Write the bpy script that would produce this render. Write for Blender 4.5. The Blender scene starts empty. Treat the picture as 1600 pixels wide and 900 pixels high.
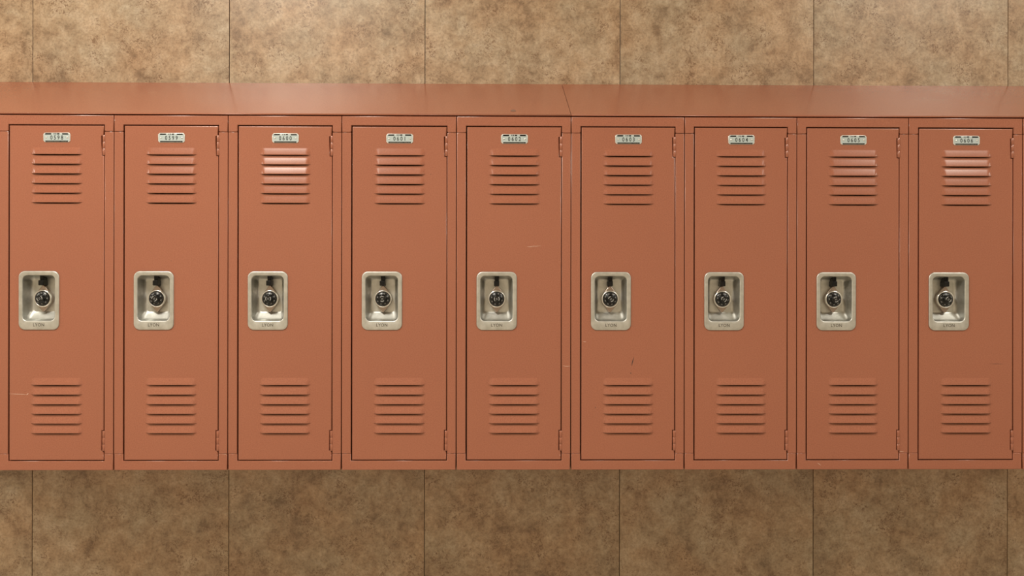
import bpy, bmesh, math, random
from mathutils import Matrix, Vector
random.seed(7)
scene = bpy.context.scene
scene.cycles.blur_glossy = 1.0; scene.cycles.sample_clamp_indirect = 4.0; scene.cycles.caustics_reflective = False
C = scene.collection

# ------------------------------------------------------------------ camera
cam_d = bpy.data.cameras.new('camera'); cam = bpy.data.objects.new('camera', cam_d); C.objects.link(cam)
cam_d.sensor_width = 36.0; cam_d.lens = 1458.28 / 1600 * 36; cam_d.clip_start = 0.05
YAW, ROLL = -0.01288, 0.00135
cr, sr = math.cos(ROLL), math.sin(ROLL)
r0 = Vector((math.cos(YAW), math.sin(YAW), 0)); fw = Vector((-math.sin(YAW), math.cos(YAW), 0)); u0 = Vector((0, 0, 1))
right = r0 * cr + u0 * sr; up = u0 * cr - r0 * sr
M = Matrix((right, up, -fw)).transposed().to_4x4(); M.translation = Vector((-0.0363, -2.5, 1.4))
cam.matrix_world = M
scene.camera = cam

# ------------------------------------------------------------------ world, lamps, exposure
world = bpy.data.worlds.new('world'); scene.world = world; world.use_nodes = True
world.node_tree.nodes['Background'].inputs[0].default_value = (0.9, 0.95, 1.0, 1)
world.node_tree.nodes['Background'].inputs[1].default_value = 0.02
CEIL = 3.50
def ceiling_lamp(x, y, power, sx=0.48, sy=0.60):
    l = bpy.data.lights.new('ceiling_lamp', 'AREA'); l.shape = 'RECTANGLE'; l.size = sx; l.size_y = sy
    l.energy = power; l.color = (1.0, 0.94, 0.835)
    o = bpy.data.objects.new('ceiling_lamp', l); C.objects.link(o); o.location = (x, y, CEIL - 0.012)
    return o
for x, p in ((-7.90, 118), (-4.55, 118), (-1.20, 124), (2.35, 82), (5.70, 64), (9.05, 64)):
    ceiling_lamp(x, -1.70, p)
vs = scene.view_settings
vs.view_transform = 'Standard'; vs.look = 'None'; vs.gamma = 1.0; vs.use_curve_mapping = False
vs.exposure = -0.40

# ------------------------------------------------------------------ materials
def mat(name, base, rough=0.5, metal=0.0, spec=0.5):
    m = bpy.data.materials.new(name); m.use_nodes = True
    b = m.node_tree.nodes['Principled BSDF']
    b.inputs['Base Color'].default_value = (*base, 1); b.inputs['Roughness'].default_value = rough
    b.inputs['Metallic'].default_value = metal; b.inputs['Specular IOR Level'].default_value = spec
    return m, m.node_tree, b
def noise(nt, vec, scale, detail=4, rough=0.55, dist=0.0):
    n = nt.nodes.new('ShaderNodeTexNoise'); n.inputs['Scale'].default_value = scale
    n.inputs['Detail'].default_value = detail; n.inputs['Roughness'].default_value = rough
    n.inputs['Distortion'].default_value = dist
    if vec is not None: nt.links.new(vec, n.inputs['Vector'])
    return n.outputs['Fac']
def ramp(nt, fac, stops):
    r = nt.nodes.new('ShaderNodeValToRGB'); e = r.color_ramp.elements
    while len(e) < len(stops): e.new(0.5)
    for k, (p, c) in enumerate(stops):
        e[k].position = p; e[k].color = (*c, 1) if len(c) == 3 else c
    nt.links.new(fac, r.inputs['Fac']); return r.outputs['Color']
def mix(nt, fac, a, b, mode='MIX'):
    n = nt.nodes.new('ShaderNodeMix'); n.data_type = 'RGBA'; n.blend_type = mode
    for sock, v in ((n.inputs[0], fac), (n.inputs[6], a), (n.inputs[7], b)):
        if hasattr(v, 'links') or hasattr(v, 'is_linked'): nt.links.new(v, sock)
        else: sock.default_value = v if not isinstance(v, tuple) else ((*v, 1) if len(v) == 3 else v)
    return n.outputs[2]
def geo_pos(nt):
    return nt.nodes.new('ShaderNodeNewGeometry').outputs['Position']

# terracotta enamel
PAINT, nt, b = mat('terracotta_enamel', (0.47, 0.175, 0.095), 0.36, 0.0, 0.5)
pos = geo_pos(nt)
fine = ramp(nt, noise(nt, pos, 330, 2, 0.6), [(0.25, (0.86, 0.86, 0.86)), (0.75, (1.12, 1.12, 1.12))])
broad = ramp(nt, noise(nt, pos, 2.2, 3, 0.5), [(0.3, (0.314, 0.113, 0.066)), (0.7, (0.330, 0.121, 0.070))])
nt.links.new(mix(nt, 1.0, broad, fine, 'MULTIPLY'), b.inputs['Base Color'])
rr = nt.nodes.new('ShaderNodeMapRange'); rr.inputs['To Min'].default_value = 0.19; rr.inputs['To Max'].default_value = 0.26
nt.links.new(noise(nt, pos, 9, 3), rr.inputs['Value']); nt.links.new(rr.outputs[0], b.inputs['Roughness'])

# stone-print wall laminate; every panel gets its own piece of the pattern
STONE, nt, b = mat('stone_print_laminate', (0.4, 0.28, 0.16), 0.34, 0.0, 0.5)
pos = geo_pos(nt)
oi = nt.nodes.new('ShaderNodeObjectInfo')
off = nt.nodes.new('ShaderNodeVectorMath'); off.operation = 'SCALE'; off.inputs[0].default_value = (17.3, 5.1, 9.7)
nt.links.new(oi.outputs['Random'], off.inputs['Scale'])
add = nt.nodes.new('ShaderNodeVectorMath'); add.operation = 'ADD'
nt.links.new(pos, add.inputs[0]); nt.links.new(off.outputs[0], add.inputs[1])
v = add.outputs[0]
mid = noise(nt, v, 34, 5, 0.65, 0.4)
big = noise(nt, v, 8.0, 5, 0.6, 0.6)
mixn = nt.nodes.new('ShaderNodeMath'); mixn.operation = 'MULTIPLY_ADD'; mixn.inputs[1].default_value = 0.50
nt.links.new(mid, mixn.inputs[0])
mb2 = nt.nodes.new('ShaderNodeMath'); mb2.operation = 'MULTIPLY'; mb2.inputs[1].default_value = 0.50
nt.links.new(big, mb2.inputs[0]); nt.links.new(mb2.outputs[0], mixn.inputs[2])
cloud = ramp(nt, mixn.outputs[0], [(0.36, (0.212, 0.142, 0.085)), (0.452, (0.322, 0.229, 0.142)),
                                   (0.53, (0.392, 0.293, 0.190)), (0.64, (0.462, 0.362, 0.252))])
hue = ramp(nt, noise(nt, v, 6.5, 4, 0.55), [(0.35, (1.05, 0.97, 0.91)), (0.65, (0.97, 1.01, 1.04))])
c1 = mix(nt, 1.0, cloud, hue, 'MULTIPLY')
grain = ramp(nt, noise(nt, v, 150, 3, 0.7, 0.4), [(0.30, (0.70, 0.68, 0.66)), (0.5, (1.0, 1.0, 1.0)), (0.7, (1.16, 1.16, 1.16))])
c2 = mix(nt, 1.0, c1, grain, 'MULTIPLY')
spk = ramp(nt, noise(nt, v, 130, 3, 0.6, 1.2), [(0.535, (0, 0, 0)), (0.60, (1, 1, 1))])
msk = ramp(nt, noise(nt, v, 14, 5, 0.62), [(0.50, (0, 0, 0)), (0.585, (1, 1, 1))])
sm = mix(nt, 1.0, spk, msk, 'MULTIPLY')
sm2 = mix(nt, 1.0, sm, (0.80, 0.80, 0.80), 'MULTIPLY')
nt.links.new(mix(nt, sm2, c2, (0.17, 0.095, 0.05)), b.inputs['Base Color'])

BACKING = mat('dark_joint', (0.02, 0.014, 0.009), 0.9)[0]
STEEL, nt, b = mat('brushed_stainless', (0.62, 0.58, 0.5), 0.33, 1.0)
pos = geo_pos(nt)
mp = nt.nodes.new('ShaderNodeMapping'); mp.inputs['Scale'].default_value = (40, 40, 900); nt.links.new(pos, mp.inputs['Vector'])
rr = nt.nodes.new('ShaderNodeMapRange'); rr.inputs['To Min'].default_value = 0.40; rr.inputs['To Max'].default_value = 0.54
nt.links.new(noise(nt, mp.outputs[0], 1.0, 3), rr.inputs['Value']); nt.links.new(rr.outputs[0], b.inputs['Roughness'])
nt.links.new(ramp(nt, noise(nt, pos, 60, 4), [(0.3, (0.48, 0.485, 0.45)), (0.7, (0.61, 0.615, 0.585))]), b.inputs['Base Color'])
CHROME = mat('polished_steel', (0.80, 0.79, 0.76), 0.28, 1.0)[0]
CASE = mat('lock_steel_reflection_brown', (0.36, 0.295, 0.255), 0.30, 1.0)[0]  # plain steel; brown reflection of the lockers put into its base colour
BLACK = mat('black_plastic', (0.006, 0.006, 0.006), 0.25, 0.0, 0.35)[0]
BLACKM = mat('black_latch_metal', (0.005, 0.0045, 0.004), 0.38, 0.0, 0.25)[0]
WHITE = mat('white_print', (0.36, 0.36, 0.35), 0.5)[0]
PLATE = mat('pale_nickel_plate', (0.43, 0.50, 0.50), 0.42, 0.15)[0]
RIM = mat('bright_nickel_rim', (0.66, 0.66, 0.63), 0.35, 0.6)[0]
INK = mat('black_ink', (0.004, 0.004, 0.004), 0.6, 0.0, 0.1)[0]
DIGIT = mat('grey_digit_ink', (0.035, 0.037, 0.034), 0.6, 0.0, 0.1)[0]
ENGRAVE = mat('engraved_dark_steel', (0.07, 0.058, 0.045), 0.55, 0.2)[0]
SCUFFW = mat('pale_scratch', (0.62, 0.45, 0.36), 0.6)[0]
SCUFFD = mat('dark_scuff', (0.06, 0.03, 0.022), 0.6)[0]
SMUDGE = mat('grey_smudge', (0.20, 0.11, 0.075), 0.6)[0]
PLASTER = mat('cream_plaster', (0.66, 0.60, 0.50), 0.8)[0]
CEILM = mat('ceiling_white', (0.75, 0.74, 0.70), 0.9)[0]
FLOORM, nt, b = mat('floor_vinyl', (0.5, 0.44, 0.36), 0.35)
nt.links.new(ramp(nt, noise(nt, geo_pos(nt), 6, 5), [(0.3, (0.48, 0.42, 0.34)), (0.7, (0.56, 0.50, 0.41))]), b.inputs['Base Color'])

# ------------------------------------------------------------------ mesh helpers
class MB:
    def __init__(s): s.v = []; s.f = []; s.sm = []
    def vert(s, p): s.v.append(tuple(p)); return len(s.v) - 1
    def face(s, idx, smooth=False): s.f.append(tuple(idx)); s.sm.append(smooth)
    def box(s, x0, x1, y0, y1, z0, z1):
        n = len(s.v)
        s.v += [(x, y, z) for z in (z0, z1) for y in (y0, y1) for x in (x0, x1)]
        for q in ((0, 2, 3, 1), (4, 5, 7, 6), (0, 1, 5, 4), (1, 3, 7, 5), (3, 2, 6, 7), (2, 0, 4, 6)):
            s.face([n + i for i in q])
    def loop(s, pts): 
        n = len(s.v); s.v += [tuple(p) for p in pts]; return list(range(n, n + len(pts)))
    def bridge(s, a, b, smooth=False):
        k = len(a)
        for i in range(k): s.face((a[i], a[(i + 1) % k], b[(i + 1) % k], b[i]), smooth)
    def mesh(s, name, m):
        me = bpy.data.meshes.new(name); me.from_pydata(s.v, [], s.f); me.update()
        for p, q in zip(me.polygons, s.sm): p.use_smooth = q
        bm = bmesh.new(); bm.from_mesh(me); bmesh.ops.recalc_face_normals(bm, faces=bm.faces); bm.to_mesh(me); bm.free()
        me.materials.append(m); return me
def obj(name, me, parent=None, loc=None):
    o = bpy.data.objects.new(name, me); C.objects.link(o)
    if parent is not None: o.parent = parent
    if loc is not None: o.location = loc
    return o
def tag(o, label=None, cat=None, group=None, kind=None):
    if label: o['label'] = label
    if cat: o['category'] = cat
    if group: o['group'] = group
    if kind: o['kind'] = kind
    return o
def poly_prism(mb, pts, yf, yb, bev=0.0):
    """closed outline pts (x, z) as a slab from yf (front) to yb (back) with a small rounded front edge; convex-ish corners"""
    n = len(pts)
    def inset(d):
        out = []
        for i in range(n):
            p0, p1, p2 = Vector(pts[i - 1]), Vector(pts[i]), Vector(pts[(i + 1) % n])
            a = (p1 - p0).normalized(); c = (p2 - p1).normalized()
            na, nc = Vector((-a.y, a.x)), Vector((-c.y, c.x))
            m = (na + nc); m = m / max(m.dot(na), 0.3)
            out.append(p1 + m * d)
        return out
    back = mb.loop([(x, yb, z) for x, z in pts])
    if bev > 0:
        last = back
        for k in range(4):
            t = math.pi / 2 * k / 3
            q = inset(bev * (1 - math.cos(t)))
            cur = mb.loop([(p.x, yf + bev * (1 - math.sin(t)), p.y) for p in q])
            mb.bridge(last, cur, k > 0); last = cur
    else:
        last = mb.loop([(x, yf, z) for x, z in pts]); mb.bridge(back, last)
    mb.face(last); mb.face(list(reversed(back)))
def rrect(x0, x1, z0, z1, r, k=6):
    pts = []
    for cx, cz, a0 in ((x1 - r, z0 + r, -90), (x1 - r, z1 - r, 0), (x0 + r, z1 - r, 90), (x0 + r, z0 + r, 180)):
        for i in range(k + 1):
            a = math.radians(a0 + 90 * i / k); pts.append((cx + r * math.cos(a), cz + r * math.sin(a)))
    return pts   # counter-clockwise seen from the front
def rect(x0, x1, z0, z1): return [(x0, z0), (x1, z0), (x1, z1), (x0, z1)]
def slab(name, pts, yf, yb, m, bev=0.0):
    mb = MB(); poly_prism(mb, pts, yf, yb, bev); return mb.mesh(name, m)
def lathe_y(mb, prof, seg=40, cx=0, cz=0, smooth=True, cap=True):
    loops = []
    for r, y in prof:
        loops.append(mb.loop([(cx + r * math.cos(2 * math.pi * i / seg), y, cz + r * math.sin(2 * math.pi * i / seg)) for i in range(seg)]))
    for a, c in zip(loops, loops[1:]): mb.bridge(a, c, smooth)
    if cap: mb.face(loops[-1])
def text_mesh(s, m, size, sx, y, thick=0.0001, spacing=1.0, bold=0.0):
    cu = bpy.data.curves.new('txt', 'FONT'); cu.body = s; cu.size = size; cu.align_x = 'CENTER'; cu.align_y = 'CENTER'
    cu.space_character = spacing; cu.extrude = thick; cu.offset = bold; cu.resolution_u = 3
    o = bpy.data.objects.new('txt', cu); C.objects.link(o)
    dg = bpy.context.evaluated_depsgraph_get()
    me = bpy.data.meshes.new_from_object(o.evaluated_get(dg))
    bpy.data.objects.remove(o); bpy.data.curves.remove(cu)
    me.transform(Matrix(((sx, 0, 0, 0), (0, 0, -1, y), (0, 1, 0, 0), (0, 0, 0, 1))))
    me.materials.clear(); me.materials.append(m); return me

# ------------------------------------------------------------------ the corridor
WY = 0.381                       # plane of the panelled wall behind the locker fronts (y = 0)
XL, XR, YF = -9.5, 10.5, -3.8
def struct(name, box, m):
    mb = MB(); mb.box(*box); return tag(obj(name, mb.mesh(name, m)), kind='structure')
struct('floor', (XL, XR, YF, WY + 0.02, -0.1, 0.0), FLOORM)
struct('ceiling', (XL, XR, YF, WY + 0.02, CEIL, CEIL + 0.1), CEILM)
struct('wall_front', (XL, XR, YF - 0.1, YF, 0, CEIL), PLASTER)
struct('wall_left', (XL - 0.1, XL, YF, WY, 0, CEIL), PLASTER)
struct('wall_right', (XR, XR + 0.1, YF, WY, 0, CEIL), PLASTER)
wall = struct('wall_back', (XL, XR, WY + 0.010, WY + 0.11, 0, CEIL), BACKING)
JOINTS = [-1.4700, -0.8692, -0.2686, 0.3342, 0.9353, 1.5419]
JOINTS = [JOINTS[0] - 0.602 * k for k in range(13, 0, -1)] + JOINTS + [JOINTS[-1] + 0.602 * k for k in range(1, 15)]
JOINTS = [XL] + JOINTS + [XR]
for a, c in zip(JOINTS, JOINTS[1:]):
    me = slab('panel', rect(a + 0.0010, c - 0.0010, 0.004, CEIL - 0.002), WY, WY + 0.010, STONE, 0.0006)
    obj('panel', me, wall)

# ------------------------------------------------------------------ locker parts (local: x from left edge, y depth, z from bottom)
W = 0.3048; H = 0.9460; BASE = 0.9129; DEP = 0.377
DX0, DX1, DZ0, DZ1 = 0.0283, 0.2786, 0.0268, 0.9183
LCX = 0.1539; LHW = 0.0690
SLITS = [0.8416 - 0.02566 * k for k in range(6)] + [0.2274 - 0.02566 * k for k in range(6)]
PX0, PX1, PZ0, PZ1 = 0.0536, 0.1610, 0.3741, 0.5307      # pan flange
OX0, OX1, OZ0, OZ1 = 0.0641, 0.1494, 0.3985, 0.5193      # pan opening
LKX, LKZ = 0.1075, 0.4575                                # lock centre

def body_mesh():
    mb = MB(); t = 0.0008
    mb.box(t, 2 * t, 0.014, DEP, 0.001, H); mb.box(W - 2 * t, W - t, 0.014, DEP, 0.001, H)
    mb.box(2 * t, W - 2 * t, DEP - t, DEP, 0.001, H)
    mb.box(2 * t, W - 2 * t, 0.014, DEP, 0.001, 0.0018); mb.box(2 * t, W - 2 * t, 0.014, DEP, H - t, H)
    return mb.mesh('body', PAINT)
def header_mesh():
    g = 0.0010
    pts = [(g, 0.9030), (0.0225, 0.9030), (0.0245, 0.9038), (0.0256, 0.9060), (0.0256, 0.9212), (0.2803, 0.9212),
           (0.2803, 0.9060), (0.2814, 0.9038), (0.2834, 0.9030), (W - g, 0.9030), (W - g, H), (g, H)]
    # split into three convex pieces sharing one mesh so that the rounded front edge stays clean
    mb = MB()
    poly_prism(mb, pts, -0.0006, 0.016, 0.0018)
    return mb.mesh('header_rail', PAINT)
def door_mesh():
    bm = bmesh.new(); bev = 0.0024; yb = 0.016
    def ring(pts, y):
        vs_ = [bm.verts.new((x, y, z)) for x, z in pts]
        return vs_, [bm.edges.new((vs_[i], vs_[(i + 1) % len(vs_)])) for i in range(len(vs_))]
    out = rrect(DX0 + bev, DX1 - bev, DZ0 + bev, DZ1 - bev, 0.0004, 2)
    n0 = [i for i, p in enumerate(out) if p[0] > 0.2 and p[1] < 0.4][-1] + 1      # after the lower right corner, going up
    nx = DX1 - 0.0056 - bev
    notch = []
    for za, zb, sg in ((0.0500, 0.1060, 1), (0.8384, 0.8944, -1)):
        za += sg * bev; zb += sg * bev
        notch += [(DX1 - bev, za), (nx, za), (nx, zb), (DX1 - bev, zb)]
    out = out[:n0] + notch + out[n0:]
    ov, oe = ring(out, 0.0)
    edges = list(oe); holes = []
    for z in SLITS:
        pts = []
        n = 10                                            # lens-shaped slot: up behind the louver, widened below the lip to deepen its shadow
        for i in range(n + 1):
            u = -1 + 2 * i / n; pts.append((LCX + u * LHW, z - 0.0028 * (1 - abs(u) ** 5)))
        for i in range(1, n):
            u = 1 - 2 * i / n; pts.append((LCX + u * LHW, z + 0.0095 * (1 - abs(u) ** 6)))
        hv, he = ring(pts, 0.0); edges += he; holes.append(hv)
    hv, he = ring(rrect(OX0 - 0.003, OX1 + 0.003, OZ0 - 0.003, OZ1 + 0.003, 0.012), 0.0); edges += he; holes.append(hv)
    bmesh.ops.triangle_fill(bm, use_beauty=True, use_dissolve=False, edges=edges)
    for hv in holes:
        bk = [bm.verts.new((v_.co.x, 0.0014, v_.co.z)) for v_ in hv]
        for i in range(len(hv)): bm.faces.new((hv[i], hv[(i + 1) % len(hv)], bk[(i + 1) % len(hv)], bk[i]))
    last = ov
    cx, cz = (DX0 + DX1) / 2, (DZ0 + DZ1) / 2
    for k in range(1, 6):
        if k <= 4:
            t = math.pi / 2 * k / 4; e = bev * math.sin(t); y = bev * (1 - math.cos(t))
        else: e = bev; y = yb
        cur = [bm.verts.new((x + (e if x > cx else -e), y, z + (e if z > cz else -e))) for x, z in out]
        for i in range(len(cur)):
            f = bm.faces.new((last[i], last[(i + 1) % len(cur)], cur[(i + 1) % len(cur)], cur[i])); f.smooth = k <= 4
        last = cur
    bmesh.ops.recalc_face_normals(bm, faces=bm.faces)
    me = bpy.data.meshes.new('door'); bm.to_mesh(me); bm.free(); me.materials.append(PAINT); return me
LH = 0.0212
def louver_mesh(dm=0.0050):
    """pressed-out louver: swells from the door plane down to a free lip over the slot; origin at the slot"""
    mb = MB(); nu, nv = 40, 12; idx = []
    for j in range(nv + 1):
        t = j / nv                                        # 0 top, 1 lip
        row = []
        for i in range(nu + 1):
            a = i / nu * 2 - 1
            u = math.copysign(1 - (1 - abs(a)) ** 1.6, a) if abs(a) > 0 else 0.0
            e_in = min(1.0, (1 - abs(u)) * LHW / 0.0130)
            e = e_in * e_in * (3 - 2 * e_in)
            g = t if t > 0.16 else t * t / 0.32 + 0.08 * 0
            g = max(0.0, (t - 0.08) / 0.92) if t > 0.16 else (t * t / 0.32) / 0.92
            g = g * (1.12 - 0.12 * g)
            row.append(mb.vert((u * LHW, 0.0002 - dm * g * e, LH * (1 - t))))
        idx.append(row)
    for j in range(nv):
        for i in range(nu): mb.face((idx[j][i], idx[j][i + 1], idx[j + 1][i + 1], idx[j + 1][i]), True)
    lip = []                                              # rolled lip turning a little inwards
    for i in range(nu + 1):
        x, y, z = mb.v[idx[-1][i]]; lip.append(mb.vert((x, min(0.0006, y + 0.0010), z - 0.0004)))
    for i in range(nu): mb.face((idx[-1][i], idx[-1][i + 1], lip[i + 1], lip[i]), True)
    return mb.mesh('louver', PAINT)
def hinge_mesh():
    mb = MB(); n = 3; L = 0.054; seg = 20; r = 0.0041
    for k in range(n):
        z0 = k * L / n + 0.0002; z1 = (k + 1) * L / n - 0.0002
        lo = [(r * s_, z) for s_, z in ((0.93, z0), (1.0, z0 + 0.0003), (1.0, z1 - 0.0003), (0.93, z1))]
        loops = [mb.loop([(q * math.cos(2 * math.pi * i / seg), q * math.sin(2 * math.pi * i / seg), z) for i in range(seg)]) for q, z in lo]
        for a, c in zip(loops, loops[1:]): mb.bridge(a, c, True)
        mb.face(list(reversed(loops[0]))); mb.face(loops[-1])
    loops = [mb.loop([(0.0026 * math.cos(2 * math.pi * i / seg), 0.0026 * math.sin(2 * math.pi * i / seg), z) for i in range(seg)]) for z in (0, L)]
    mb.bridge(*loops, True)
    mb.box(-0.0010, 0.0009, 0.002, 0.014, 0.001, L - 0.001)  # leaf running back into the gap
    return mb.mesh('hinge', PAINT)
def pan_mesh():
    mb = MB(); k = 8
    def L(x0, x1, z0, z1, r, y): return mb.loop([(x, y, z) for x, z in rrect(x0, x1, z0, z1, r, k)])
    i_ = lambda d: (PX0 + d, PX1 - d, PZ0 + d, PZ1 - d)
    seq = [(*i_(0), 0.0165, 0.0), (*i_(0.0001), 0.0165, -0.0012), (*i_(0.0006), 0.016, -0.0022), (*i_(0.0016), 0.0152, -0.0027), (*i_(0.0030), 0.0142, -0.0028)]
    o = lambda d, y, r=0.0125: (OX0 + d, OX1 - d, OZ0 + d, OZ1 - d, r, y)
    seq += [o(-0.0022, -0.0028, 0.0140), o(-0.0008, -0.0024, 0.0132), o(0.0, -0.0010), o(0.0006, 0.0020, 0.0122)]
    # drafted bowl: steep sides and top, long sloping bottom
    D = 0.0339
    for y, sx, sb, st, r in ((0.008, 0.0012, 0.0008, 0.0010, 0.0120), (0.0135, 0.0020, 0.0018, 0.0016, 0.0118), (0.0165, 0.0026, 0.0036, 0.0020, 0.0115),
                             (0.0203, 0.0034, 0.0074, 0.0026, 0.0112), (0.0246, 0.0046, 0.0124, 0.0035, 0.0106), (0.0292, 0.0068, 0.0174, 0.0053, 0.0099),
                             (0.0323, 0.0094, 0.0212, 0.0077, 0.0090), (D, 0.0118, 0.0230, 0.0104, 0.0080), (D + 0.0001, 0.0140, 0.0247, 0.0126, 0.0066)):
        seq.append((OX0 + sx, OX1 - sx, OZ0 + sb, OZ1 - st, r, y))
    last = None
    for s in seq:
        cur = L(*s)
        if last: mb.bridge(last, cur, True)
        last = cur
    mb.face(last, True)
    return mb.mesh('lock_pan', STEEL)
def lock_case_mesh():
    R, P = 0.0236, 0.0385; a0 = math.acos(R / P); pts = []
    for cen in (0, 1):                                    # right arc, top point, left arc, bottom point
        base = -math.pi / 2 + a0 if cen == 0 else math.pi / 2 + a0
        span = math.pi - 2 * a0
        for i in range(13):
            a = base + span * i / 12; pts.append((R * math.cos(a), R * math.sin(a)))
        s = 1 if cen == 0 else -1
        for q in (-0.5, 0, 0.5): pts.append((-s * q * 0.006, s * (P - 0.0022 - abs(q) * 0.003)))
    mb = MB(); poly_prism(mb, pts, 0.0215, 0.0345, 0.0016)
    return mb.mesh('lock_case', CASE)
def lock_ring_mesh():
    mb = MB(); lathe_y(mb, [(0.0234, 0.0235), (0.0234, 0.0185), (0.0227, 0.0168), (0.0214, 0.0160), (0.0200, 0.0164), (0.0188, 0.0185)], 48, cap=False)
    return mb.mesh('dial_ring', CHROME)
def dial_mesh():
    mb = MB(); lathe_y(mb, [(0.0190, 0.0190), (0.0186, 0.0152), (0.0180, 0.0142), (0.0128, 0.0128), (0.0112, 0.0122), (0.0102, 0.0100), (0.0098, 0.0030), (0.0092, 0.0016), (0.0080, 0.0010), (0.0, 0.0010)][:-1], 48)
    return mb.mesh('dial', BLACK)
def marks_mesh():
    mb = MB()
    def bar(r0_, r1_, a, w, y0, y1):
        ca, sa = math.cos(a), math.sin(a); q = []
        for r, s, y in ((r0_, -1, y0), (r0_, 1, y0), (r1_, 1, y1), (r1_, -1, y1)):
            q.append(mb.vert((r * ca - s * w * sa, y - 0.00025, r * sa + s * w * ca)))
        mb.face(q)
    for k in range(40):
        bar(0.0168 if k % 4 else 0.0160, 0.0180, 2 * math.pi * k / 40, 0.00012, 0.01370, 0.0140)
    for k in range(8):                                    # numeral blocks
        a = 2 * math.pi * (k + 0.5) / 8
        for d in (-0.075, 0.075): bar(0.0133, 0.0156, a + d, 0.00055, 0.0129, 0.01342)
    for s in (0, math.pi):                                # two arcs round the knob face
        n = 8
        for i in range(n):
            a, c = s - 0.75 + 1.5 * i / n, s - 0.75 + 1.5 * (i + 1) / n
            q = [mb.vert((r * math.cos(t), 0.00075, r * math.sin(t))) for r, t in ((0.0058, a), (0.0074, a), (0.0074, c), (0.0058, c))]
            mb.face(q)
    n = 14
    for i in range(n):
        a, c = 2 * math.pi * i / n, 2 * math.pi * (i + 1) / n
        mb.face([mb.vert((r * math.cos(t) * 0.7, 0.00075, r * math.sin(t))) for r, t in ((0.0021, a), (0.0028, a), (0.0028, c), (0.0021, c))])
    return mb.mesh('dial_markings', WHITE)
def latch_mesh():
    mb = MB()
    poly_prism(mb, rrect(LKX - 0.0050, LKX + 0.0056, 0.5050, 0.5185, 0.0008, 2), 0.0130, 0.0335, 0.0010)
    poly_prism(mb, rrect(LKX - 0.0076, LKX + 0.0064, 0.4925, 0.5062, 0.0016, 3), 0.0090, 0.0335, 0.0014)
    mb.box(LKX + 0.0010, LKX + 0.0016, 0.0122, 0.0135, 0.5075, 0.5180)
    return mb.mesh('latch', BLACKM)
PW, PH = 0.0716, 0.0256
def plate_mesh():
    c = 0.0040; pts = [(-PW / 2 + c, -PH / 2), (PW / 2 - c, -PH / 2), (PW / 2, -PH / 2 + c), (PW / 2, PH / 2 - c), (PW / 2 - c, PH / 2), (-PW / 2 + c, PH / 2), (-PW / 2, PH / 2 - c), (-PW / 2, -PH / 2 + c)]
    return slab('plate_rim', pts, -0.0014, 0.0, RIM, 0.0008)
def plate_face_mesh():
    c = 0.0035; w, h = PW / 2 - 0.0022, PH / 2 - 0.0020
    pts = [(-w + c, -h), (w - c, -h), (w, -h + c), (w, h - c), (w - c, h), (-w + c, h), (-w, h - c), (-w, -h + c)]
    mb = MB(); poly_prism(mb, pts, -0.0017, -0.0010, 0.0002)
    for x in (-0.0235, 0.0235): mb.box(x - 0.0002, x + 0.0002, -0.0019, -0.0015, -0.0080, 0.0068)
    return mb.mesh('plate_face', PLATE)
def plate_print_mesh():
    mb = MB(); y = -0.0018
    def q(pts): mb.face([mb.vert((x, y, z)) for x, z in pts])
    t, b_ = 0.0110, 0.0074
    q([(-0.0318 + 0.0003, b_), (-0.0145, b_), (-0.0145, t), (-0.0295, t)])
    q([(0.0145, b_), (0.0318 - 0.0003, b_), (0.0295, t), (0.0145, t)])
    for x0, x1 in ((-0.0078, -0.0056), (-0.0034, -0.0010), (0.0010, 0.0042), (0.0042, 0.0070)): q(rect(x0, x1, b_ + 0.0003, t))
    t, b_ = -0.0086, -0.0118
    q(rect(-0.0298, 0.0298, b_, t))
    me = mb.mesh('plate_print', INK); return me
def plate_smallprint_mesh():
    mb = MB(); y = -0.00195                               # illegible small lettering on the lower black strip
    x = -0.0265
    rnd = random.Random(3)
    while x < 0.0265:
        w = rnd.uniform(0.0006, 0.0012)
        if not (-0.0110 < x < -0.0085 or 0.0085 < x < 0.0115 or 0.0195 < x < 0.021):
            mb.face([mb.vert((a, y, z)) for a, z in rect(x, x + w, -0.0110, -0.0098)])
        x += w + 0.0007
    return mb.mesh('small_print', mat_small)
mat_small = mat('grey_small_print', (0.13, 0.12, 0.10), 0.6)[0]
def rivet_mesh():
    mb = MB(); lathe_y(mb, [(0.0024, -0.0014), (0.0022, -0.0022), (0.0015, -0.0030), (0.0006, -0.0033)], 20)
    return mb.mesh('rivet', CHROME)

ME = {
    'body': body_mesh(), 'header_rail': header_mesh(),
    'stile_l': slab('stile', rect(0.0010, 0.0251, 0.0440, 0.9022), 0.0, 0.016, PAINT, 0.0012),
    'stile_r': slab('stile', rect(0.2805, W - 0.0010, 0.0440, 0.9022), 0.0, 0.016, PAINT, 0.0012),
    **{'louver_%d' % k: louver_mesh(d) for k, d in enumerate((0.0043, 0.0048, 0.0051, 0.0045, 0.0042, 0.0041))},
    'bottom': None, 'door': door_mesh(), 'louver_b': louver_mesh(0.0046), 'hinge': hinge_mesh(), 'pan': pan_mesh(),
    'case': lock_case_mesh(), 'ring': lock_ring_mesh(), 'dial': dial_mesh(), 'marks': marks_mesh(), 'latch': latch_mesh(),
    'plate': plate_mesh(), 'pface': plate_face_mesh(), 'pprint': plate_print_mesh(), 'psmall': plate_smallprint_mesh(), 'rivet': rivet_mesh(),
}
mb = MB()
poly_prism(mb, [(0.0017, 0.0), (W - 0.0017, 0.0), (W - 0.0017, 0.0437), (0.2805, 0.0437), (0.2805, 0.0246), (0.0254, 0.0246), (0.0254, 0.0437), (0.0017, 0.0437)], 0.0, 0.016, 0.0018)
ME['bottom'] = mb.mesh('bottom_rail', PAINT)
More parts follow.
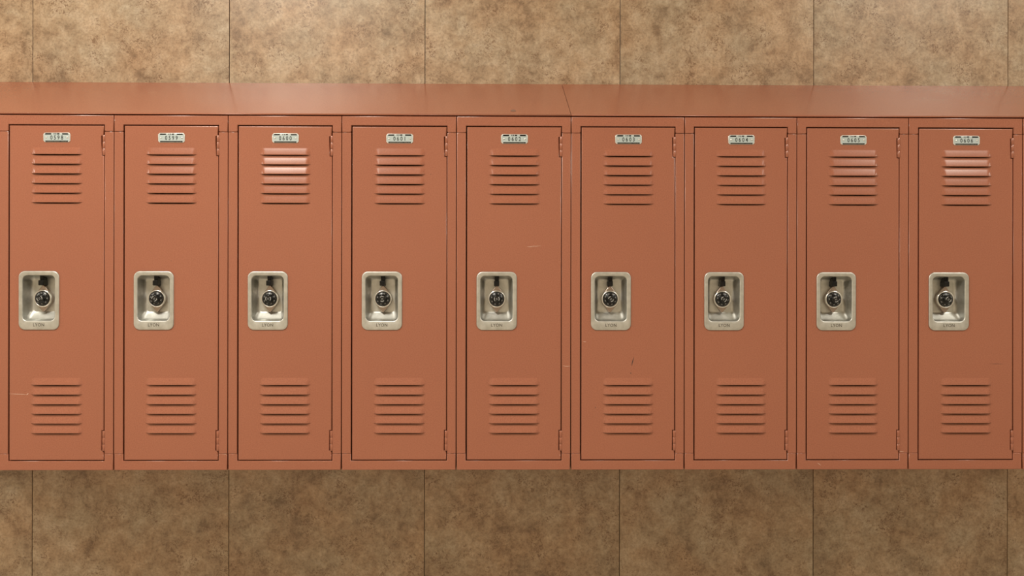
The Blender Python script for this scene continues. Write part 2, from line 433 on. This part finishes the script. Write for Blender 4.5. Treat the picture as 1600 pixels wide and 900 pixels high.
ME['word'] = text_mesh('LYON', ENGRAVE, 0.0118, 0.92, -0.00285, 0.00008, 1.08, 0.00016)
DIG = {}
def number_mesh(s):
    bm = bmesh.new()
    for k, ch in enumerate(s):
        me = text_mesh(ch, DIGIT, 0.0155, 0.80, -0.0018, 0.00008, 1.0, 0.00022)
        me.transform(Matrix.Translation(((k - 1.5) * 0.0094, 0, -0.0010))); bm.from_mesh(me); bpy.data.meshes.remove(me)
    me = bpy.data.meshes.new('number'); bm.to_mesh(me); bm.free(); me.materials.append(DIGIT); return me

def locker(x0, x1, num, label, rot):
    root = obj('locker', None); root.location = (x0, 0, BASE); root.scale = ((x1 - x0) / W, 1, 1)
    tag(root, label, 'locker', 'row of terracotta lockers')
    obj('body', ME['body'], root); obj('header_rail', ME['header_rail'], root)
    obj('stile', ME['stile_l'], root); obj('stile', ME['stile_r'], root); obj('bottom_rail', ME['bottom'], root)
    door = obj('door', ME['door'], root)
    for k, z in enumerate(SLITS): obj('louver', ME['louver_%d' % k if k < 6 else 'louver_b'], door, (LCX, 0, z))
    for z in (0.0510, 0.8394): obj('hinge', ME['hinge'], root, (DX1 - 0.0004, 0.0022, z))
    pan = tag(obj('lock_pan', ME['pan'], root), 'recessed brushed steel lock pan')
    obj('lettering', ME['word'], pan, ((PX0 + PX1) / 2, 0, 0.3872))
    obj('latch', ME['latch'], pan)
    obj('lock_case', ME['case'], pan, (LKX, 0, LKZ)); obj('dial_ring', ME['ring'], pan, (LKX, 0, LKZ))
    tag(obj('dial', ME['dial'], pan, (LKX, 0, LKZ)), 'black combination dial')
    mk = obj('dial_markings', ME['marks'], pan, (LKX, 0, LKZ)); mk.rotation_euler = (0, math.radians(rot), 0)
    pl = tag(obj('number_plate', ME['plate'], root, (LCX, 0, 0.8863)), 'small silver number plate')
    obj('plate_face', ME['pface'], pl); obj('plate_print', ME['pprint'], pl); obj('small_print', ME['psmall'], pl)
    for x in (-0.0280, 0.0280): obj('rivet', ME['rivet'], pl, (x, 0, -0.0002))
    if num: obj('number', number_mesh(num), pl)
    return root, door

BX = [-4.5 * W + W * i for i in range(-1, 11)]
ADJ = [0.0018, 0.0018, 0.0016, -0.0004, -0.0025, -0.0007, 0.0015, 0.0017, -0.0002, -0.0028, 0.0017, 0.0017]
BX = [a + c for a, c in zip(BX, ADJ)]
ROT = [-25, 40, 0, 85, -5, 50, 35, 70, 40]
doors = []
locker(BX[0], BX[1], None, 'terracotta locker hidden past the left end of the numbered row', 0)
for i in range(9):
    num = '%04d' % (598 + i)
    lab = {0: 'terracotta steel locker numbered 0598, leftmost in the row',
           1: 'terracotta steel locker numbered 0599, second from the left',
           2: 'terracotta steel locker numbered 0600, with brightly shining upper louvers, third from the left',
           3: 'terracotta steel locker numbered 0601, fourth from the left',
           4: 'terracotta steel locker numbered 0602, in the middle of the row',
           5: 'terracotta steel locker numbered 0603, with a dark scuff mark low on its door',
           6: 'terracotta steel locker numbered 0604, third whole locker from the right',
           7: 'terracotta steel locker numbered 0605, second whole locker from the right',
           8: 'terracotta steel locker numbered 0606, rightmost whole locker with shining upper louvers'}[i]
    doors.append(locker(BX[i + 1], BX[i + 2], num, lab, ROT[i]))
locker(BX[10], BX[11], None, 'terracotta locker cut off by the right edge of the picture', 20)

# ------------------------------------------------------------------ sloping tops
HZ0, HZ1 = BASE + H + 0.0028, 2.0295
def hood(x0, x1, label):
    mb = MB(); yb = WY - 0.0005; yf = -0.0006
    prof = [(yb, HZ0), (0.004, HZ0), (yf + 0.0010, HZ0 + 0.0002), (yf, HZ0 + 0.0010), (yf + 0.0005, HZ0 + 0.0022), (yf + 0.0016, HZ0 + 0.0033), (yf + 0.0044, HZ0 + 0.0046), (yb, HZ1)]
    a = mb.loop([(x0, y, z) for y, z in prof]); c = mb.loop([(x1, y, z) for y, z in prof])
    n = len(prof)
    for i in range(n): mb.face((a[i], a[(i + 1) % n], c[(i + 1) % n], c[i]), 2 <= i <= 5)
    mb.face(a); mb.face(list(reversed(c)))
    return tag(obj('sloping_top', mb.mesh('sloping_top', PAINT)), label, 'locker top', 'sloping tops over the lockers')
seam = BX[6]
hl = hood(BX[0], seam - 0.0006, 'long sloping terracotta top over the lockers left of its joint')
hr = hood(seam + 0.0006, BX[11], 'long sloping terracotta top over the lockers right of its joint')

# ------------------------------------------------------------------ scratches and scuffs (thin raised marks on the enamel)
def mark(parent, pts, w, m, name='scratch', y=-0.00012):
    mb = MB(); n = len(pts); top, bot = [], []
    for i, (x, z) in enumerate(pts):
        a = Vector(pts[max(0, i - 1)]); c = Vector(pts[min(n - 1, i + 1)]); d = (c - a).normalized(); q = Vector((-d.y, d.x))
        ww = w * (0.25 if i in (0, n - 1) else 1.0)
        top.append(mb.vert((x + q.x * ww, y, z + q.y * ww))); bot.append(mb.vert((x - q.x * ww, y, z - q.y * ww)))
    for i in range(n - 1): mb.face((bot[i], bot[i + 1], top[i + 1], top[i]))
    return obj(name, mb.mesh(name, m), parent)
K = 0.001706
def lp(i, px, py):          # picture measurements -> metres on that locker's front
    lx = [0.5, 177.6, 356.0, 533.8, 713.1, 892.1, 1069.4, 1245.0, 1419.5][i]
    return ((px - lx) * K, (735.2 - py) * K)
def M_(i, part, pts, w, m, name='scratch'):
    root, door = doors[i]; mark(door if part == 'door' else root, [lp(i, *p) for p in pts], w, m, name)
M_(0, 'door', [(17, 615.5), (27, 616.2), (38, 616.5), (44, 617)], 0.00045, SCUFFW)
M_(0, 'door', [(44, 617.5), (45.5, 616), (47, 615.2)], 0.0010, SCUFFW)
M_(5, 'door', [(991, 558), (990, 563), (988.4, 568), (988, 572)], 0.0011, SCUFFD, 'scuff')
M_(5, 'door', [(986.8, 582), (986.6, 583.3), (986.4, 584.5)], 0.0012, SCUFFD, 'scuff')
M_(5, 'door', [(930.6, 636.6), (931, 637.6), (931.4, 638.6)], 0.0011, SCUFFD, 'scuff')
M_(5, 'door', [(911.5, 533.6), (914, 534), (916.5, 534.2)], 0.0006, SCUFFW)
M_(4, 'door', [(823, 384.6), (828, 385), (833, 384), (838, 384), (845, 383)], 0.00035, SCUFFW)
M_(4, 'root', [(879, 571.5), (883, 572.5), (887, 572.6), (891, 572.2)], 0.0004, SCUFFW)
M_(2, 'door', [(452, 594), (458, 594.6), (466, 595.4)], 0.0008, SCUFFW)
M_(3, 'door', [(672, 271), (672.5, 271.6), (673, 272.2)], 0.0009, SCUFFD, 'scuff')
M_(1, 'door', [(266.6, 407.6), (267.3, 408), (268, 408.3)], 0.0008, SCUFFD, 'scuff')
M_(7, 'root', [(1278, 725), (1281, 726.5), (1284, 729)], 0.0005, SCUFFW)
M_(7, 'root', [(1409, 706.6), (1413, 707), (1416.5, 706.8)], 0.0005, SCUFFW)
M_(8, 'door', [(1547, 568.2), (1556, 568.6), (1571, 569)], 0.0004, SCUFFD, 'scuff')
M_(1, 'root', [(350, 710.5), (353, 710), (354.5, 710.3)], 0.0005, SCUFFW)
# grey smudge on the left sloping top, lying on the slope
mb = MB(); sl = (HZ1 - HZ0 - 0.0046) / (WY - 0.0044); n = 16
cx_, cy_ = BX[5] + (803 - 713.8) * K, 0.040
mb.face([mb.vert((cx_ + 0.0075 * math.cos(t), cy_ + 0.012 * math.sin(t) * (1.2 if math.sin(t) > 0 else 0.7), HZ0 + 0.0048 + sl * (cy_ + 0.012 * math.sin(t) * (1.2 if math.sin(t) > 0 else 0.7) - 0.0038) + 0.0002))
         for t in [2 * math.pi * i / n for i in range(n)]])
obj('smudge', mb.mesh('smudge', SMUDGE), hl)
